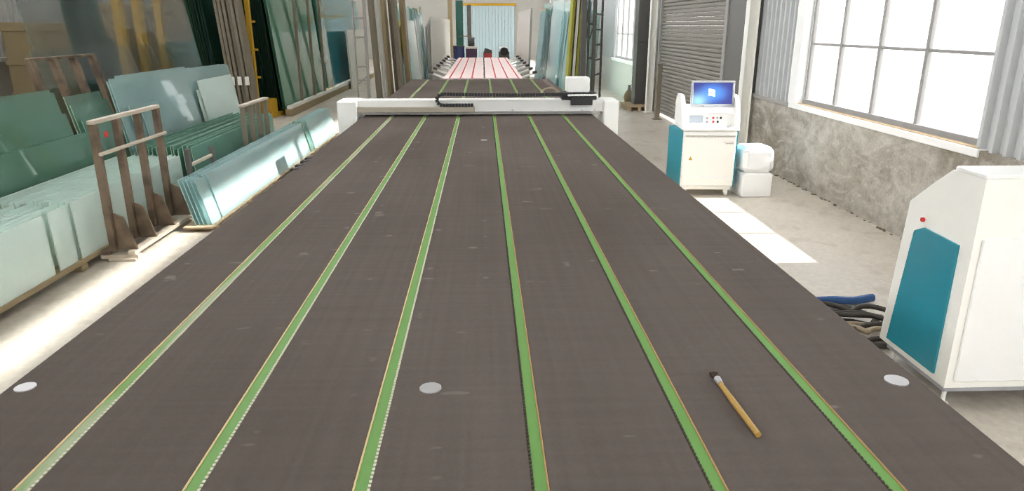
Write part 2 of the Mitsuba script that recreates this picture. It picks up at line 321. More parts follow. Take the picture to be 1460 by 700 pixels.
# gantry bridge over the table
g = thing('gantry_bridge', 'white gantry bridge spanning the cutting table', 'gantry')
GY = 9.80
obj('beam', cbox(-1.72, 1.66, GY, GY + .28, .905, 1.07, .008), 'white_paint', g)
for s, (a, b) in ((-1, (-1.985, -1.72)), (1, (1.655, 1.86))):
    ck = obj('end_carriage', cat(cbox(a, b, GY - .10, GY + .40, .55, 1.065, .012)), 'white_paint', g)
    for yy in (GY - .02, GY + .32): obj('wheel', cyl(((a + b) / 2 - .05, yy, .50), ((a + b) / 2 + .05, yy, .50), .055, 16), 'dark_steel', ck, 40)
    obj('foot_rail', cat(cbox((a + b) / 2 - .03, (a + b) / 2 + .03, 8.6, 11.4, .40, .446), *[cbox((a + b) / 2 - .03, (a + b) / 2 + .03, q, q + .06, 0, .40) for q in (8.7, 9.95, 11.2)]), 'white_paint', g)
obj('under_rail', cbox(-1.70, 1.64, GY + .10, GY + .20, .862, .905, .003), 'white_paint', g)  # added filler, set back where only shade lies under the beam
obj('cable_tray', cbox(-1.93, -.12, GY - .075, GY, .912, .985, .004), 'beige_rail', g)
# drag chain: lower run on the tray, a bend, the upper run over the beam to the head
def chain(path, w, h, pitch):
    pts = np.array(path, float); L = np.r_[0, np.cumsum(np.linalg.norm(np.diff(pts, axis=0), axis=1))]
    out = []
    for s in np.arange(0, L[-1] - pitch, pitch):
        p, q = [np.array([np.interp(v, L, pts[:, k]) for k in range(3)]) for v in (s, s + pitch * .84)]
        out.append(bar(p, q, w, h, (0, 0, 1) if abs((q - p)[2]) < .7 * np.linalg.norm(q - p) else (1, 0, 0)))
        m = (p + q) / 2; out.append(bar(p * .4 + q * .6, p * .1 + q * .9, w * 1.12, h * 1.14, (0, 0, 1) if abs((q - p)[2]) < .7 * np.linalg.norm(q - p) else (1, 0, 0)))
    return cat(*out)
yc = GY - .05
path = [(-.14, yc, 1.006)] + [(-.56, yc, 1.006)] + [(-.56 - .075 * math.sin(a), yc, 1.081 - .075 * math.cos(a)) for a in np.linspace(.2, math.pi, 14)] + [(0, yc, 1.146), (.5, yc, 1.140), (1.22, yc, 1.15), (1.52, yc, 1.15)]
ch = obj('cable_chain', chain(path, .05, .042, .042), 'black_plastic', g); note(ch, 'black cable chain with a bend at its left end')
hk = obj('head_plate', cat(cbox(1.08, 1.56, GY - .02, GY + .26, 1.07, 1.165), cbox(1.20, 1.50, GY - .06, GY - .02, 1.00, 1.165)), 'black_plastic', g)
obj('head_box', cbox(1.15, 1.46, GY - .02, GY + .24, 1.165, 1.37, .012), 'white_paint', g)
obj('head_box_lip', cbox(1.15, 1.56, GY - .09, GY + .02, 1.125, 1.150, .004), 'white_paint', g)
for x in (1.36, 1.54, -.25, .4): obj('screw', cyl((x, GY - .012, .93), (x, GY + .01, .93), .014, 10), 'steel', g)
obj('hose', tube([(.92 + .13 * math.cos(a), GY + .1, 1.12 + .10 * math.sin(a)) for a in np.linspace(0, math.pi, 14)], .012), 'cable_tan', g, True)

# brush lying on the felt
bh = thing('brush', 'wooden handled brush with dark bristles lying on the felt at the right', 'brush')
bz = TZ + .0015
obj('handle', cat(cyl((.811, 2.16, bz + .009), (.815, 2.0, bz + .011), .0085, 12, .0105), cyl((.815, 2.0, bz + .011), (.823, 1.83, bz + .0105), .0105, 12, .0095)), 'handle_wood', bh, 40)
obj('ferrule', cyl((.8105, 2.185, bz + .011), (.811, 2.150, bz + .011), .0125, 14, .0110), 'alloy', bh, 40)
obj('bristles', cat(*[cyl((.8105 + dx * .6, 2.184, bz + .011), (.8098 + dx * 1.3, 2.23 + abs(dx) * -.4, bz + .011 + dz * .4), .0052, 7, .003) for dx in (-.009, -.0045, 0, .0045, .009) for dz in (-.008, 0, .008)]), 'bristle', bh)

# ------------------------------------------------------------------ control console by the wall
CY, CX, CA = 8.47, 2.765, math.radians(-4)
M4 = np.array([[math.cos(CA), -math.sin(CA), 0, CX], [math.sin(CA), math.cos(CA), 0, CY], [0, 0, 1, 0], [0, 0, 0, 1]])
def L(m): m = m.copy(); m.apply_scale((.962, .962, .985)); m.apply_transform(M4); return m
c = thing('control_console', 'white control console with teal sides and a monitor on top, by the right wall', 'console')
obj('body', L(cbox(-.34, .34, 0.012, .56, .13, .83, .01)), 'white_paint', c)
obj('plinth', L(cbox(-.32, .32, .03, .54, .085, .13)), 'white_cream', c)
for s in (-1, 1):
    poly = [(s * .34, .02), (s * .355, .02), (s * .43, .46), (s * .425, .54), (s * .34, .55)]
    obj('side_panel', L(prism_z(poly if s > 0 else poly[::-1], .12, .835)), 'teal_paint', c)
    note([k for k in scene if k.startswith(c + '__side_panel')][-1], 'teal side panel')
    for yy in (.08, .48):
        w = obj('caster', L(cat(cyl((s * .27 - .018, yy, .04), (s * .27 + .018, yy, .04), .04, 16), box(s * .27 - .025, s * .27 + .025, yy - .02, yy + .02, .045, .087))), 'white_cream', c, 40)
dk = obj('door', L(cbox(-.325, .325, 0.0, .012, .145, .755, .004)), 'white_cream', c)
sg = obj('warning_sign', L(prism_y([(-.255, .47), (-.205, .47), (-.23, .515)], -.003, 0.0)), 'yellow_paint', dk)
obj('emblem', L(cat(box(.17, .30, -.002, 0, .695, .702), box(.20, .30, -.002, 0, .672, .686))), 'board_grey', dk)
obj('raised_strip', L(cbox(-.22, .24, -.004, 0, .235, .275, .002)), 'white_paint', dk)
dr_ = obj('drawer', L(cbox(-.335, .335, -.004, .012, .765, .822, .004)), 'white_paint', c)
obj('pull', L(cat(cbox(-.31, .32, -.010, -.004, .765, .778, .002))), 'board_grey', dr_)
obj('desk', L(cbox(-.36, .36, -.03, .56, .835, .872, .012)), 'white_paint', c)
for s in (-1, 1):
    obj('cheek', L(prism_x([(.02, .872), (.015, .94), (.09, 1.11), (.16, 1.21), (.23, 1.25), (.42, 1.25), (.50, 1.15), (.52, .872)], s * .342 - .025, s * .342 + .025)), 'white_paint', c)
obj('head', L(prism_x([(.10, .872), (.15, 1.01), (.10, 1.04), (.13, 1.10), (.42, 1.12), (.45, .872)], -.317, .317)), 'white_paint', c)
sl = lambda u: (.10 + .05 * u, .872 + .138 * u)                      # along the sloping control panel
def on_panel(x0, x1, u0, u1, d=.006):
    (ya, za), (yb, zb) = sl(u0), sl(u1); nx = np.array([-.94, .34])
    return prism_x([(ya, za), (ya + nx[0] * d, za + nx[1] * d), (yb + nx[0] * d, zb + nx[1] * d), (yb, zb)], x0, x1)
obj('display', L(on_panel(-.25, -.08, .35, .95)), 'lcd', c)
for x, u, m in ((-.03, .72, 'grey_plastic'), (-.03, .4, 'grey_plastic'), (.05, .75, 'red_plastic'), (.05, .42, 'red_plastic'), (.10, .75, 'grey_plastic'), (.145, .75, 'black_plastic'), (.105, .42, 'black_plastic')):
    yy, zz = sl(u); obj('button', L(cyl((x, yy, zz), (x, yy - .012, zz + .004), .014, 12)), m, c)
tilt = math.radians(8)
MT = np.eye(4); MT[1:3, 1:3] = [[math.cos(tilt), -math.sin(tilt) * -1], [math.sin(tilt) * -1 * -1 * 0 + 0, math.cos(tilt)]]
MT[1:3, 1:3] = [[math.cos(tilt), math.sin(tilt)], [-math.sin(tilt), math.cos(tilt)]]; MT[:3, 3] = (.035, .17, 1.115)
def Mo(m): m = m.copy(); m.apply_transform(MT); return L(m)
mo = obj('monitor', Mo(cat(cbox(-.275, .275, .006, .04, 0, .315, .006), cbox(-.275, .275, 0, .012, 0, .032), cbox(-.275, .275, 0, .012, .288, .315), cbox(-.275, -.247, 0, .012, .032, .288), cbox(.247, .275, 0, .012, .032, .288))), 'grey_plastic', c)
obj('stand', L(cbox(-.08, .15, .15, .32, 1.095, 1.125)), 'grey_plastic', mo)
def screen(p, n, uv):
    x, y = uv.x * 2 - 1, uv.y * 2 - 1
    r = dr.sqrt(dr.square(x) * 1.2 + dr.square(y) * .8)
    col = mix((0.045, 0.20, 0.62), (0.006, 0.012, 0.16), smoothstep(0.1, 1.15, r))
    glow = dr.exp(-(dr.square(x + .75) * 5 + dr.square(y + .75) * 2.5))
    col = mix(col, (0.30, 0.62, 0.75), glow * .8)
    wave = .06 * dr.sin(x * 9)
    a, b = (x + .06) / .17, (y - .05 + wave) / .33
    inside = (dr.abs(a) < 1) & (dr.abs(b) < 1) & (dr.abs(a) > .06) & (dr.abs(b) > .06)
    return dr.select(inside, mi.Color3f(.85, .88, .88), col) * 0.085
scr = obj('screen', Mo(trimesh.Trimesh([(-.247, .004, .032), (.247, .004, .032), (.247, .004, .288), (-.247, .004, .288)], [(0, 1, 2), (0, 2, 3)], process=False)), 'black_plastic', mo, uv=np.array([(0, 0), (1, 0), (1, 1), (0, 1.0)]))
scene[scr]['emitter'] = {'type': 'area', 'radiance': proc(screen)}
note(scr, 'blue screen with a white four-pane flag')
ms = thing('computer_mouse', 'dark computer mouse on the right end of the console desk', 'mouse')
mm = trimesh.creation.icosphere(2, 1.0); mm.apply_scale((.035, .05, .020)); mm.apply_translation((.245, .05, .873)); mm = mm.slice_plane((0, 0, .873), (0, 0, 1), cap=True)
obj('shell', L(mm), 'grey_plastic', ms, True)
obj('wheel', L(cyl((.24, .025, .888), (.25, .025, .888), .006, 8)), 'black_plastic', ms)
# white wrapped bundles beside it
def bundle(x0, x1, y0, y1, z0, z1, r, amp, seed):
    from scipy.spatial import ConvexHull
    m = cbox(x0, x1, y0, y1, z0, z1, r)
    v, f = trimesh.remesh.subdivide_to_size(m.vertices, m.faces, .03); m = trimesh.Trimesh(v, f); m.merge_vertices()
    trimesh.smoothing.filter_taubin(m, iterations=8)
    n = m.vertex_normals; q = np.array(m.vertices)
    d = (meshkit.fbm(q * 9 + seed) - .5) * amp if hasattr(meshkit, 'fbm') else 0
    k = np.clip((q[:, 2] - z0) / .04, 0, 1)
    m.vertices = q + n * (np.asarray(d) * k)[:, None]; return m
tag(obj('wrapped_bundle', bundle(3.19, 3.565, 8.40, 8.78, 0, .30, .012, .014, 1), 'sack_white', None, True), 'lower white wrapped bundle on the floor beside the control console', 'bundle')
tag(obj('wrapped_bundle', bundle(3.185, 3.57, 8.395, 8.785, .306, .625, .05, .03, 5), 'sack_white', None, True), 'upper white wrapped bundle with rounded top beside the control console', 'bundle')

# ------------------------------------------------------------------ second console at the right edge
k2 = thing('machine_cabinet', 'cream machine cabinet with a large teal side panel beside the near right of the table', 'cabinet')
CXX = 2.52
prof = [(3.36, .14), (4.02, .14), (3.945, 1.06), (3.77, 1.20), (3.62, 1.31), (3.36, 1.31)]
obj('body', prism_x(prof, CXX, CXX + .75), 'white_cream', k2)
pn = obj('side_panel', prism_x([(3.455, .18), (3.93, .18), (3.845, .905), (3.765, .945), (3.455, .935)], CXX - .012, CXX), 'teal_paint', k2); note(pn, 'teal side panel')
obj('front_panel', cbox(CXX + .04, CXX + .71, 3.345, 3.36, .18, 1.0), 'white_paint', k2)
obj('top_ledge', cbox(CXX - .005, CXX + .755, 3.36, 3.60, 1.31, 1.335), 'white_paint', k2)
obj('button', cyl((CXX - .014, 3.79, .985), (CXX, 3.79, .985), .013, 14), 'red_plastic', k2)
obj('skirt', cbox(CXX + .03, CXX + .72, 3.40, 3.98, .09, .14), 'grey_plastic', k2)
for x in (CXX + .06, CXX + .69):
    for y in (3.43, 3.94): obj('foot', cat(cyl((x, y, 0), (x, y, .015), .03, 14), cyl((x, y, .015), (x, y, .09), .012, 10)), 'white_cream', k2)
# loose cables on the floor under its corner
def curl(x0, y0, x1, y1, z, amp, n, seed):
    r = random.Random(seed); ph = r.random() * 6
    return [(x0 + (x1 - x0) * s + amp * math.sin(n * s * 6.28 + ph) * .5, y0 + (y1 - y0) * s + amp * math.cos(n * s * 6.28 + ph), z + .012 * math.sin(9 * s + ph) ** 2) for s in np.linspace(0, 1, 50)]
for i in range(12):
    y = 4.22 + (i % 6) * .10; m = 'cable_tan' if i in (3, 8) else 'cable'; lay = i // 6
    key = obj('floor_cable', tube(curl(1.80 + .1 * (i % 3), y, 2.72 + .05 * (i % 4), y + rng.uniform(-.22, .22), .022 + .045 * lay + .006 * (i % 6), .05, 1 + i % 3, i), .019), m, None, True)
    tag(key, f'{ORD[i % 6]} {"tan" if m == "cable_tan" else "black"} floor cable from the teal cabinet, {"upper" if lay else "lower"} layer of the tangle', 'cable', 'tangled cables on the floor')
tag(obj('floor_hose', tube(curl(1.85, 4.90, 3.0, 4.93, .034, .03, 1, 77), .032), 'cable_blue', None, True), 'thick blue hose lying behind the tangled cables on the floor', 'hose')

# broken plaster and dirt along the foot of the low wall
_c = random.Random(3); chips = []
for i in range(110):
    y, x, q = _c.uniform(4.2, 10.6), XR - _c.uniform(.012, .05) , _c.uniform(.006, .017)
    m = trimesh.creation.icosphere(0, q); m.apply_scale((1, _c.uniform(1, 2.2), .7)); m.apply_translation((x, y, q * .55)); chips.append(m)
tag(obj('plaster_crumbs', cat(*chips), 'crumbs'), 'brown crumbs of plaster and dirt along the foot of the right wall', 'crumbs', None, 'stuff')

# ------------------------------------------------------------------ glass sheets
def sheet_meshes(x, side, y0, y1, z0, h, lean, th):
    """a sheet leaning by lean degrees; side -1: its top leans to -x. x: front foot"""
    a = math.radians(lean); d = np.array([side * math.sin(a), math.cos(a)]); n = np.array([side * math.cos(a), -math.sin(a)]) * th
    z0 += math.sin(a) * th
    q = [np.array([x, z0]), np.array([x, z0]) + d * h, np.array([x, z0]) + d * h + n, np.array([x, z0]) + n]
    v = [(p[0], y, p[1]) for y in (y0, y1) for p in q]
    pane = trimesh.Trimesh(v, [(0, 1, 5), (0, 5, 4), (3, 7, 6), (3, 6, 2)], process=False)
    rim = trimesh.Trimesh(v, [(0, 2, 1), (0, 3, 2), (4, 5, 6), (4, 6, 7), (1, 2, 6), (1, 6, 5), (0, 4, 7), (0, 7, 3)], process=False)
    return pane, rim
def pack(noun, where, group, x, side, y0, y1, z0, heights, lean, pitch, m, th=.008, jit=.03, edge=None, hj=0.0, xj=.0, yaw=0.0):
    r = random.Random(hash_(group)); keys = []
    for i, h in enumerate(heights):
        k = thing('glass_sheet', f'{ORD[i]} {noun} from the front {where}', 'glass sheet', group)
        xi = x + side * (i * pitch + r.uniform(-xj, xj) * pitch)
        pane, rim = sheet_meshes(xi, side, y0 + r.uniform(-jit, jit), y1 + r.uniform(-jit, jit), z0, h + r.uniform(-hj, hj), lean, th)
        if yaw:
            RZ = trimesh.transformations.rotation_matrix(math.radians(r.uniform(-yaw, yaw)), (0, 0, 1), (xi, (y0 + y1) / 2, 0)); pane.apply_transform(RZ); rim.apply_transform(RZ)
        obj('pane', pane, m, k); obj('edge', rim, edge or m + '_edge', k); keys.append(k)
    return keys
def hash_(s): return sum(ord(ch) * (i + 1) for i, ch in enumerate(s))
def plinth(label, x0, x1, y0, y1, z1, m='timber'):
    k = thing('timber_skid', label, 'skid')
    for y in np.arange(y0 + .15, y1, max(.5, (y1 - y0) / 6)): obj('bearer', cbox(x0, x1, y - .05, y + .05, 0, z1 * .6), m, k)
    obj('runner', cbox(x0, x0 + .1, y0, y1, z1 * .6, z1), m, k); obj('runner', cbox(x1 - .1, x1, y0, y1, z1 * .6, z1), m, k); obj('runner', cbox((x0 + x1) / 2 - .05, (x0 + x1) / 2 + .05, y0, y1, z1 * .6, z1), m, k)
    return k

# low strips standing on edge, near left
plinth('timber skid under the low pale glass strips at the near left', -4.28, -3.50, .8, 8.3, .10)
pack('pale green strip', 'in the low row at the near left', 'low strips at the near left', -3.52, -1, .9, 5.58, .10, [.50 + .006 * (i % 3) for i in range(16)], 2, .046, 'glass_pale', hj=.012)
pack('narrow pale offcut', 'between the two low rows at the near left', 'narrow offcuts', -3.525, -1, 5.64, 5.92, .10, [.50] * 5, 2, .11, 'glass_pale', jit=.01)
pack('pale green strip', 'in the low row behind the brown rack', 'low strips behind the brown rack', -3.52, -1, 5.98, 8.25, .10, [.50 + .006 * (i % 3) for i in range(16)], 2, .046, 'glass_pale', hj=.012)
plinth('timber skid under the green strips between brown rack and bright ice-blue row', -4.2, -3.45, 8.45, 12.0, .10)
pack('green strip on edge', 'between brown rack and ice-blue row', 'green strips behind the ice-blue row', -3.47, -1, 8.5, 11.9, .10, [.56] * 14, 3, .05, 'glass_strip', hj=.02)
# taller leaning sheets behind
plinth('timber skid under the leaning green sheets at the far left', -4.72, -4.30, .6, 8.84, .10)
pack('middle-height green sheet', 'behind the low near left row', 'middle height leaning sheets', -4.33, -1, .7, 8.2, .10, [.80, .81], 11, .03, 'glass_green', hj=.01)
pack('tall green sheet', 'before the four leaning brown posts', 'tall leaning sheets near left', -4.44, -1, .8, 8.1, .10, [1.04, 1.26, 1.29], 12, .04, 'glass_green', hj=.01)
pack('green offcut', 'before the leaning brown posts', 'green offcuts', -4.36, -1, 8.2, 8.98, .10, [.92, 1.12, 1.2], 12, .05, 'glass_green', jit=.02, hj=.03)
plinth('timber skid under the wide blue-green sheets behind the brown rack', -4.66, -4.28, 8.9, 13.9, .10)
for j, (a, b, hh, n) in enumerate(((9.05, 11.4, 1.33, 5), (9.4, 12.6, 1.29, 4), (10.2, 13.75, 1.26, 4))):
    pack('wide blue-green sheet', ('in the nearest layer behind the brown rack', 'in the middle layer behind the brown rack', 'in the rear layer behind the brown rack')[j], f'wide blue-green sheets layer {"abc"[j]}', -4.30 - j * .13, -1, a, b, .10, [hh] * n, 10, .026, 'glass_teal', jit=.2, hj=.05, yaw=.22)
pack('blue-green offcut', 'leaning on the wide blue-green sheets behind the brown rack', 'blue-green offcuts', -4.225, -1, 9.25, 11.0, .10, [.92, 1.02], 10, .03, 'glass_teal', jit=.25, hj=.05, yaw=.2)
pack('short pale sheet', 'leaning near the small grey-brown rack', 'short pale sheets', -4.24, -1, 11.3, 12.75, .10, [1.12, 1.0], 9, .025, 'glass_pale', jit=.1, hj=.05)
# tall clear panes behind
plinth('timber skid under the tall clear panes', -5.62, -5.30, 9.2, 14.6, .10)
pack('tall clear pane', 'leaning behind the wide blue-green sheets', 'tall clear panes', -5.32, -1, 9.4, 14.4, .10, [1.75, 2.45], 9, .08, 'glass_clear', jit=.25, hj=.1)
# ice-blue row by the table
plinth('pale timber skid under the bright ice-blue row beside the table', -3.12, -2.82, 7.1, 13.8, .06, 'pale_wood')
for j, (a, b) in enumerate(((7.16, 7.42), (7.46, 11.55), (11.62, 11.80), (11.9, 13.75))):
    pack(('narrow ice-blue strip', 'long bright ice-blue sheet', 'narrow grey-green strip', 'ice-blue sheet')[j], ('at the near end beside the table', 'in the row beside the table', 'between the two ice-blue rows', 'at the far end of the row beside the gantry')[j], f'ice-blue row {"abcd"[j]}', -2.84, -1, a, b, .06, [.49] * 5, 14, .04, 'glass_ice' if j != 2 else 'glass_strip', jit=.01, hj=.006)

# ------------------------------------------------------------------ racks
def steel_rack(label, xs, ys, height, lean, m, foot=.32, gus=True, bars=(.98,), w=.065, redtag=False, name='glass_rack', feet=True):
    """uprights in a row along y, top and middle bars, gussets and feet towards the table"""
    k = thing(name, label, 'rack'); tl = math.tan(math.radians(lean)); x = xs
    for y in ys:
        u = obj('upright', bar((x, y, .10), (x - tl * (height - .1), y, height), w * .85, w, (0, 1, 0)), m, k)
        if gus:
            obj('gusset', prism_y([(x + .035, .10), (x + .20, .10), (x + .115, .40), (x + .035, .44)], y + .005, y + .03), m, k)
    y0, y1 = ys[0] - .04, ys[-1] + .04
    xt = x - tl * (height - .1)
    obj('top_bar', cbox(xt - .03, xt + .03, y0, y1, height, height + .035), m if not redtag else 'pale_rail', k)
    for b in bars:
        xb = x - tl * (b - .1) + w / 2 + .012
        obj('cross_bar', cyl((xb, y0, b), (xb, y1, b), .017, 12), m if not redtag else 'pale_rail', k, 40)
    if feet: obj('base_beam', cbox(x + .13, x + .20, y0, y1, .06, .10), 'pale_rail' if redtag else m, k)  # front beam of the brown rack painted pale for the sun on it
    obj('base_beam', cbox(x - .10, x - .03, y0, y1, .06, .10), m, k)
    for y in (ys[0], ys[-1]):
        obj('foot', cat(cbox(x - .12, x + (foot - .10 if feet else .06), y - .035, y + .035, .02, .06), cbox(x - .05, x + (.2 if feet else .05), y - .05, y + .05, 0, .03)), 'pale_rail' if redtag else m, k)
    if redtag: obj('red_tag', cyl((x + .045, ys[0] + .10, height - .10), (x + .055, ys[0] + .10, height - .10), .028, 14), 'red_plastic', k)
    return k
mat('pale_rail', (0.52, 0.45, 0.37), 0.6)  # on the brown rack's front beam this paleness is sunlight put into the colour
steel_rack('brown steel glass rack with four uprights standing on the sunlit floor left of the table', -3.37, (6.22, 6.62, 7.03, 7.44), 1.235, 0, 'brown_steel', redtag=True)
steel_rack('brown rack of four leaning posts behind the green sheets at the far left', -4.80, (8.42, 8.86, 9.30, 9.74), 1.66, 12, 'brown_steel', gus=False, bars=(), w=.085, feet=False)
def small_rack():
    k = thing('small_rack', 'small grey-brown rack of four posts behind the ice-blue row', 'rack')
    for y in (9.95, 10.3, 10.66, 11.0): obj('upright', cbox(-3.36, -3.30, y - .03, y + .03, .03, .97), 'grey_brown', k)
    obj('top_bar', cbox(-3.37, -3.29, 9.9, 11.06, .97, 1.005), 'pale_rail', k)
    obj('base_beam', cbox(-3.38, -3.28, 9.9, 11.06, 0, .03), 'grey_brown', k)
small_rack()
def low_stand():
    k = thing('low_stand', 'low dark green steel stand in front of the green strips left of the ice-blue row', 'stand')
    obj('post', cbox(-3.22, -3.17, 7.62, 7.67, .03, .78), 'dark_steel', k); obj('post', cbox(-3.22, -3.17, 8.30, 8.34, .03, .70), 'dark_steel', k)
    obj('cross_bar', cbox(-3.21, -3.18, 7.67, 8.30, .58, .615), 'pale_rail', k); obj('base_beam', cbox(-3.24, -3.15, 7.6, 8.36, 0, .03), 'dark_steel', k)
low_stand()

# ------------------------------------------------------------------ tall racks and packs on the left, further in
def solid_pack(label, group, x0, x1, y0, y1, z0, h, lean, m, n=8, side=-1, name='glass_sheet', category='glass sheet', edge=None):
    """sheets seen from their ends; each one a thin leaning slab"""
    p = (x1 - x0) / n; out = []
    for i in range(n):
        a = math.radians(lean); th = p * .72
        x = (x1 if side < 0 else x0) + side * i * p
        d = np.array([side * math.sin(a), math.cos(a)]) * (h + rng.uniform(-.06, .06)); nn = np.array([side * math.cos(a), -math.sin(a)]) * th
        b = np.array([x, z0 + math.sin(a) * th]); q = [b, b + d, b + d + nn, b + nn]
        yj = rng.uniform(-.04, .04)
        if side < 0: q = q[::-1]
        k = obj(name, prism_y([tuple(v) for v in q], y0 + yj, y1 + yj), m); tag(k, f'{ORD[i]} {label}, from the table', category, group); out.append(k)
    return out
def skid2(label, x0, x1, y0, y1, z1=.12, m='timber'): return plinth(label, x0, x1, y0, y1, z1, m)

skid2('timber skid under the deep green glass sheets at the far left', -6.22, -5.72, 11.3, 12.0)
pack('deep green sheet', 'on edge behind the leaning brown posts', 'deep green sheets far left', -5.86, -1, 11.4, 12.0, .12, [2.7, 2.66, 2.72, 2.7, 2.68, 2.7], 6, .045, 'glass_float', th=.03, edge='glass_float')
skid2('timber skid under the short deep green glass sheets far left', -6.5, -5.98, 12.2, 12.8)
pack('short deep green sheet', 'behind the tall clear panes', 'short deep green sheets far left', -6.08, -1, 12.3, 12.7, .12, [1.72, 1.74, 1.7, 1.72, 1.73], 6, .042, 'glass_float', th=.03, edge='glass_float')
skid2('timber skid under the green sheets left of the brown boards', -6.1, -5.65, 15.8, 18.4)
pack('dark green sheet', 'left of the grey-brown boards', 'sheets left of the brown boards', -5.68, -1, 15.9, 18.2, .12, [2.7, 2.72, 2.68, 2.7, 2.66, 2.7, 2.7], 6, .055, 'glass_float', th=.04, edge='glass_float')
skid2('timber skid under the grey-brown boards', -5.60, -5.02, 15.96, 16.4)
bs = solid_pack('grey-brown board left of the yellow post', 'grey-brown boards', -5.56, -5.06, 15.98, 16.36, .12, 2.7, 4, 'grey_brown', 6, name='brown_board', category='board')
for i, x in enumerate((-5.47, -5.32, -5.16)):
    obj('label', cbox(x - .045, x + .045, 15.925, 15.935, .80, .98, .001), 'label_white', bs[min(5, 5 - 2 * i)])
yk = thing('yellow_rack', 'yellow steel rack with a tall post left of the dark green sheet ends', 'rack')
obj('post', cbox(-5.23, -5.13, 16.50, 16.60, .03, 3.0), 'yellow_paint', yk)
obj('foot', cbox(-5.30, -4.85, 16.48, 16.98, 0, .42, .01), 'yellow_paint', yk)
obj('base_beam', cbox(-5.3, -4.80, 17.0, 24.5, 0, .10), 'yellow_paint', yk)
for zz in (.9, 1.5, 2.1): obj('peg', cbox(-5.14, -5.04, 16.53, 16.57, zz, zz + .05), 'yellow_paint', yk)
pack('dark green sheet', 'seen end-on beside the yellow post', 'dark green sheet ends', -4.80, -1, 17.05, 21.3, .11, [2.85, 2.83, 2.86, 2.84] * 3 + [2.85, 2.8], 5, .044, 'glass_float', th=.034, edge='glass_float')
pack('large green sheet', 'leaning on the dark green sheet ends', 'large green sheets', -4.66, -1, 17.0, 21.4, .16, [2.8] * 3, 5, .03, 'glass_bottle', jit=.05)
rk = thing('long_rack_base', 'long rack base with a white front beam under the tall green sheets', 'rack base')
obj('front_beam', cbox(-4.62, -4.52, 16.9, 30, .16, .24), 'white_cream', rk); obj('under_beam', cbox(-4.66, -4.50, 16.9, 30, 0, .16), 'timber', rk)
for i, y in enumerate((18.2, 19.6, 20.9)):
    k = obj('rack_post', cbox(-4.60, -4.545, y - .05, y + .05, .24, 3.0), 'grey_brown'); tag(k, ORD[i] + ' grey-brown post from the yellow rack, before the large green sheets', 'post', 'posts before the green sheets')
pack('dark bottle-green sheet', 'behind the pale strap', 'dark strapped sheets', -4.64, -1, 21.75, 22.5, .24, [2.7] * 5, 4, .07, 'glass_float', th=.05, edge='glass_float')
tag(obj('strap', cbox(-5.12, -4.62, 21.66, 21.72, .98, 1.14), 'label_white'), 'pale strap across the dark bottle-green sheet ends', 'strap')
pack('teal sheet', 'leaning beyond the strapped dark sheets', 'teal sheets far left', -4.68, -1, 22.6, 29.0, .24, [2.7] * 4, 5, .06, 'glass_deep', jit=.05)
k = obj('pale_board', prism_y([(-4.42, .0), (-4.36, .0), (-4.44, 1.9), (-4.50, 1.9)], 24.2, 27.6), 'board_pale'); tag(k, 'pale grey board leaning before the teal sheets on the far left', 'board')

# yellow frames and brown crates behind the clear panes
for i, (x, y) in enumerate(((-6.85, 14.2), (-6.9, 15.1), (-7.0, 16.3))):
    k = thing('yellow_rack', ORD[i] + ' yellow upright from the left, among the brown crates behind the clear panes', 'rack', 'yellow frames at the back')
    obj('post', cbox(x - .07, x + .07, y - .1, y + .1, 0, 2.9), 'yellow_paint', k); obj('brace', bar((x + .05, y, .4), (x + .5, y, .05), .06, .06), 'yellow_paint', k); obj('foot', cbox(x - .2, x + .6, y - .06, y + .06, 0, .06), 'yellow_paint', k)
for i, (x0, x1, y0, y1, zz, m) in enumerate(((-8.5, -7.85, 13.3, 15.7, 2.1, 'timber'), (-8.6, -7.9, 16.1, 19.2, 2.5, 'card'), (-8.5, -7.9, 20.0, 23.0, 2.8, 'timber'))):
    k = thing('crate', ('timber crate behind the yellow uprights at the far left', 'tall brown crate against the far left wall', 'tall timber crate at the far end of the left wall')[i], 'crate')
    obj('body', cbox(x0, x1, y0, y1, .08, zz, .01), m, k); obj('skid', cat(cbox(x0, x1, y0 + .1, y0 + .2, 0, .08), cbox(x0, x1, y1 - .2, y1 - .1, 0, .08)), 'timber', k)
    for q in np.linspace(.25, zz - .1, 4): obj('batten', cat(cbox(x0 - .02, x1 + .02, y0 - .025, y0, q - .05, q + .05), cbox(x1, x1 + .025, y0, y1, q - .05, q + .05)), 'timber', k)

# ------------------------------------------------------------------ beyond the gantry, left of the table
fr = thing('steel_frame', 'grey steel frame standing left of the table beyond the gantry', 'frame')
for x, w in ((-3.13, .03), (-2.86, .07)): obj('post', cbox(x - w / 2, x + w / 2, 18.0, 18.06, .0, 3.0), 'grey_steel', fr)
for zz in (.72, 1.05, 1.75, 2.2): obj('rung', cbox(-3.12, -2.88, 18.01, 18.05, zz, zz + .04), 'grey_steel', fr)
obj('slant_bar', bar((-3.1, 18.03, .66), (-2.88, 18.03, .84), .04, .04), 'grey_steel', fr)
for i, (x, y, w, h, m) in enumerate(((-2.66, 18.3, .09, 2.9, 'grey_brown'), (-2.55, 18.7, .06, 2.9, 'board_pale'), (-2.50, 19.4, .10, 2.8, 'timber'), (-2.38, 19.9, .07, 2.9, 'grey_brown'), (-2.16, 19.0, .10, 2.7, 'grey_brown'), (-2.05, 19.9, .12, 2.75, 'timber'))):
    k = obj('upright_board', prism_y([(x - w / 2, 0), (x + w / 2, 0), (x + w / 2 - .12, h), (x - w / 2 - .12, h)], y, y + .5), m)
    tag(k, ORD[i] + ' upright brown or grey board right of the steel frame beyond the gantry', 'board', 'upright boards beyond the gantry')
pack('milky white sheet', 'by the left far corner of the table', 'milky sheets far left', -1.98, -1, 20.88, 24.2, .02, [2.5] * 5, 6, .07, 'glass_ice', jit=.02, hj=.2)
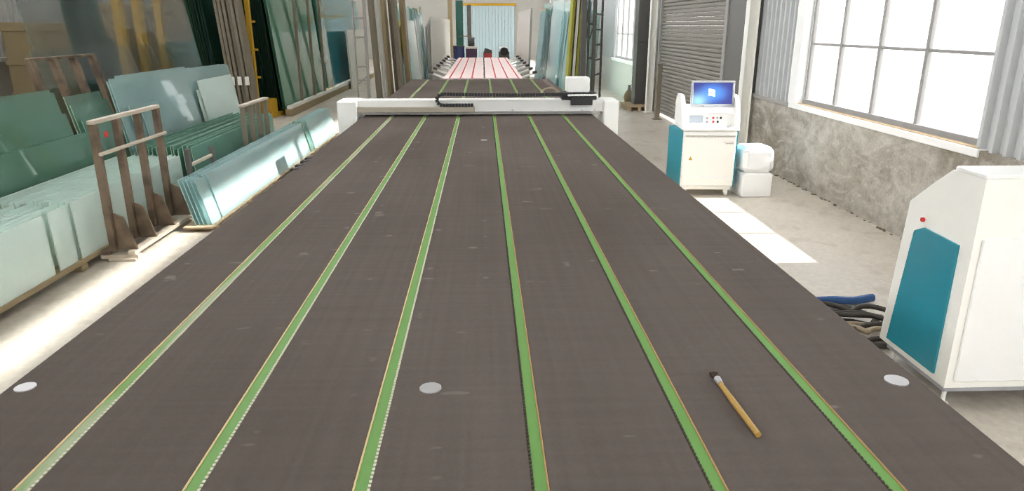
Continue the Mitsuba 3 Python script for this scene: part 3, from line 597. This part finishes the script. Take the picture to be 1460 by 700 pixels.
pack('teal sheet', 'before the pale boards left of the pink table', 'teal sheets far corner', -1.72, -1, 22.6, 23.6, .02, [2.4] * 4, 5, .06, 'glass_deep', jit=.1, hj=.2)
sk = trimesh.creation.icosphere(3, 1.0); sk.apply_scale((.16, .18, .48)); v = np.array(sk.vertices); v *= 1 + .18 * (np.sin(v[:, 2:3] * 17) * np.cos(v[:, 0:1] * 25 + v[:, 1:2] * 19)); sk.vertices = v; sk.apply_translation((-2.27, 20.62, 1.66))
hc = thing('hanging_cloth', 'bunched olive yellow cloth hung on a pole before the milky sheets', 'cloth')
obj('cloth', sk, 'sack_yellow', hc, True); obj('pole', cat(cyl((-2.27, 20.62, .02), (-2.27, 20.62, 2.5), .02, 10), cbox(-2.36, -2.18, 20.53, 20.71, 0, .02)), 'grey_steel', hc, 40)
for i in range(4):
    k = obj('insulation_board', cbox(-1.87 + i * .05, -1.835 + i * .05, 24.0 + (0 if i == 3 else rng.uniform(-.1, .3)), 38.0, 0.0, 2.02 + .1 * i, .004), 'board_pale'); tag(k, ORD[i] + ' pale board from the left, on edge along the left of the pink table', 'board', 'pale boards left of the pink table')
tag(obj('brown_post', cbox(-1.78, -1.56, 38.2, 38.6, 0, 4.0), 'card'), 'brown post at the far left end of the pink table', 'post')

# ------------------------------------------------------------------ pink table
pt = thing('pink_table', 'pink felted table with red belts beyond the dark cutting table', 'table')
obj('top', cbox(-.95, .95, 17.25, 28.3, .78, .848), 'pink_felt', pt)
obj('frame', cat(cbox(-.9, .9, 17.3, 28.2, .62, .78)), 'white_paint', pt)
for i, x in enumerate((-.80, -.54, -.27, 0.03, .30, .58, .84)):
    bk = obj('belt', cbox(x - .018, x + .018, 17.23, 28.32, .848, .856), 'roller_dark' if i == 3 else 'red_belt', pt)
for x in (-.8, .8):
    for y in (18, 22.5, 27.5): obj('leg', cbox(x - .05, x + .05, y - .05, y + .05, 0, .62), 'white_paint', pt)
for s in (-1, 1):
    for i, y in enumerate(np.arange(17.7, 28, 1.5)):
        a = obj('side_arm', bar((s * .95, y, .82), (s * 1.30, y + .12, .93), .07, .04), 'white_paint', pt)
        obj('roller', cyl((s * 1.22, y - .01, .94), (s * 1.32, y + .01, .965), .032, 12), 'roller_dark', a)

# ------------------------------------------------------------------ far end
def far_box(name, label, category, parts):
    k = thing(name, label, category)
    for n, m_, mt in parts: obj(n, m_, mt, k, 40)
    return k
far_box('blue_drum', 'dull blue drum beyond the far left corner of the pink table', 'drum', (('shell', cyl((-1.02, 31, 0), (-1.02, 31, 1.18), .24, 24), 'blue_dull'), ('lid', cyl((-1.02, 31, 1.18), (-1.02, 31, 1.22), .25, 24), 'dark_steel'), ('rim', cyl((-1.02, 31, .6), (-1.02, 31, .63), .25, 24), 'blue_dull')))
far_box('purple_machine', 'dark purple machine box with a pale top beside the blue drum', 'machine', (('body', cbox(-.72, -.25, 30.8, 31.5, .1, 1.10), 'purple_dull'), ('top', cbox(-.74, -.23, 30.78, 31.52, 1.10, 1.2), 'label_white'), ('base', cbox(-.70, -.27, 30.85, 31.45, 0, .1), 'dark_steel'), ('motor', cyl((-.6, 31.1, 1.38), (-.35, 31.1, 1.38), .18, 16), 'dark_steel')))
far_box('red_machine', 'low dark red machine at the middle of the far end', 'machine', (('body', cbox(.02, .38, 31.0, 31.6, .1, .92), 'red_belt'), ('cover', prism_y([(.02, .92), (.38, .92), (.38, 1.02), (.10, 1.12)], 31.0, 31.5), 'dark_steel'), ('base', cbox(.04, .36, 31.05, 31.55, 0, .1), 'dark_steel')))
far_box('motor_unit', 'dark motor unit with a white hood at the right of the far end', 'machine', (('body', cbox(.68, 1.12, 30.6, 31.4, .1, .98), 'dark_steel'), ('hood', cyl((.70, 31.0, 1.02), (1.05, 31.0, 1.02), .16, 18), 'white_paint'), ('wheel', cyl((.9, 30.55, 1.0), (.9, 30.6, 1.0), .17, 18), 'black_plastic'), ('base', cbox(.7, 1.1, 30.65, 31.35, 0, .1), 'dark_steel')))
sc_ = thing('strip_curtain', 'pale blue strip curtain hanging in the end wall behind the pink table', 'curtain')
for i in range(16): obj('strip', cbox(-1.2 + i * .20, -1.02 + i * .20, YF - .10 - .02 * (i % 2), YF - .085 - .02 * (i % 2), .03, 3.2, .002), 'strip_pvc', sc_)
obj('rail', cbox(-1.3, 2.1, YF - .14, YF - .05, 3.2, 3.35), 'yellow_paint', sc_)
k = thing('dark_stand', 'dark green stand behind the purple machine', 'stand')
obj('post', cbox(-1.3, -.95, 36, 36.3, 0, 3.2), 'bottle_paint', k); obj('post', cbox(-.75, -.55, 36, 36.3, 0, 3.0), 'dark_steel', k); obj('shelf', cbox(-1.3, -.5, 36, 36.4, 1.5, 1.56), 'timber', k)

# ------------------------------------------------------------------ right of the table, beyond the gantry
tag(obj('grey_board', prism_y([(1.55, 0), (1.62, 0), (1.72, 2.6), (1.65, 2.6)], 25.2, 34.0), 'board_grey'), 'grey-brown board on edge along the right of the pink table', 'board')
pack('deep teal sheet', 'at the right of the pink table', 'deep teal sheets right', 1.75, 1, 22.8, 25.0, .02, [2.6] * 5, 5, .05, 'glass_deep', jit=.1, hj=.1)
pack('pale milky sheet', 'at the right far corner of the dark table', 'pale sheets right', 1.98, 1, 20.4, 23.6, .02, [2.6] * 7, 6, .07, 'glass_ice', jit=.3, hj=.2)
pack('green sheet', 'right of the pale milky sheets', 'green sheets right', 2.12, 1, 18.0, 20.2, .02, [2.7] * 6, 7, .05, 'glass_teal', jit=.15, hj=.1)
for i, (x, m, lab) in enumerate(((1.99, 'sack_yellow', 'olive yellow board leaning between green sheets and the white board'), (2.09, 'board_pale', 'whitish board leaning right of the olive board'), (2.17, 'sack_yellow', 'olive board leaning against the dark post'))):
    tag(obj('leaning_board', prism_y([(x, 0), (x + .06, 0), (x + .20, 2.7), (x + .14, 2.7)], 17.25, 17.8), m), lab, 'board')
tag(obj('dark_post', cbox(2.30, 2.42, 17.0, 17.15, 0, 3.2), 'dark_steel'), 'dark upright post behind the white cutting head', 'post')
lr = thing('ladder_rack', 'dark steel ladder-like rack at the right beyond the gantry', 'rack')
for x, y, w in ((2.50, 17.2, .05), (2.64, 17.2, .08), (2.93, 17.9, .05)): obj('post', cbox(x - w / 2, x + w / 2, y, y + w, 0, 3.2), 'dark_steel', lr)
for zz in (.9, 1.25, 1.6, 1.95, 2.3): obj('rung', bar((2.64, 17.25, zz), (2.93, 17.92, zz), .035, .04), 'dark_steel', lr)
for zz in (1.28, 2.05): obj('rung', cbox(2.52, 2.66, 17.21, 17.25, zz, zz + .05), 'dark_steel', lr)
obj('brace', bar((2.53, 17.23, 1.75), (2.64, 17.23, 2.1), .03, .03), 'dark_steel', lr)
pack('clear sheet', 'inside the dark ladder rack', 'clear sheets in the ladder rack', 2.62, 1, 18.2, 21.0, .02, [2.4] * 3, 3, .09, 'glass_pale', jit=.1)
cb = thing('cupboard', 'tall dark grey cupboard on a tan pallet left of the shutter', 'cupboard')
obj('body', cbox(3.86, 4.15, 18.1, 18.55, .12, 3.1, .01), 'dark_steel', cb); obj('door', cbox(3.875, 4.135, 18.085, 18.1, .2, 1.62, .004), 'dark_steel', cb); obj('door', cbox(3.875, 4.135, 18.085, 18.1, 1.66, 3.0, .004), 'dark_steel', cb)
pl = thing('pallet', 'tan wooden pallet under the tall dark cupboard', 'pallet')
for i in range(5): obj('slat', cbox(3.60, 4.18, 17.62 + i * .22, 17.80 + i * .22, .09, .12, .004), 'pale_wood', pl)
for x in (3.62, 3.86, 4.08): obj('bearer', cbox(x, x + .08, 17.62, 18.68, 0, .09), 'pale_wood', pl)
po = thing('guard_post', 'brown steel guard post beside the left edge of the shutter', 'post')
obj('post', cbox(3.90, 4.0, 15.95, 16.05, .02, 1.2), 'grey_brown', po); obj('cap', cbox(3.89, 4.01, 15.94, 16.06, 1.2, 1.22), 'dark_steel', po); obj('plate', cbox(3.85, 4.05, 15.9, 16.1, 0, .02), 'grey_brown', po)
sb = thing('sack', 'small brown sack on the floor left of the dark cupboard', 'sack')
sm = trimesh.creation.icosphere(2, 1.0); sm.apply_scale((.14, .16, .20)); sm.apply_translation((3.98, 19.4, .17)); sm = sm.slice_plane((0, 0, 0), (0, 0, 1), cap=True)
obj('bag', sm, 'timber', sb, True); obj('neck', cyl((3.98, 19.4, .36), (3.98, 19.4, .50), .05, 10, .035), 'grey_steel', sb)
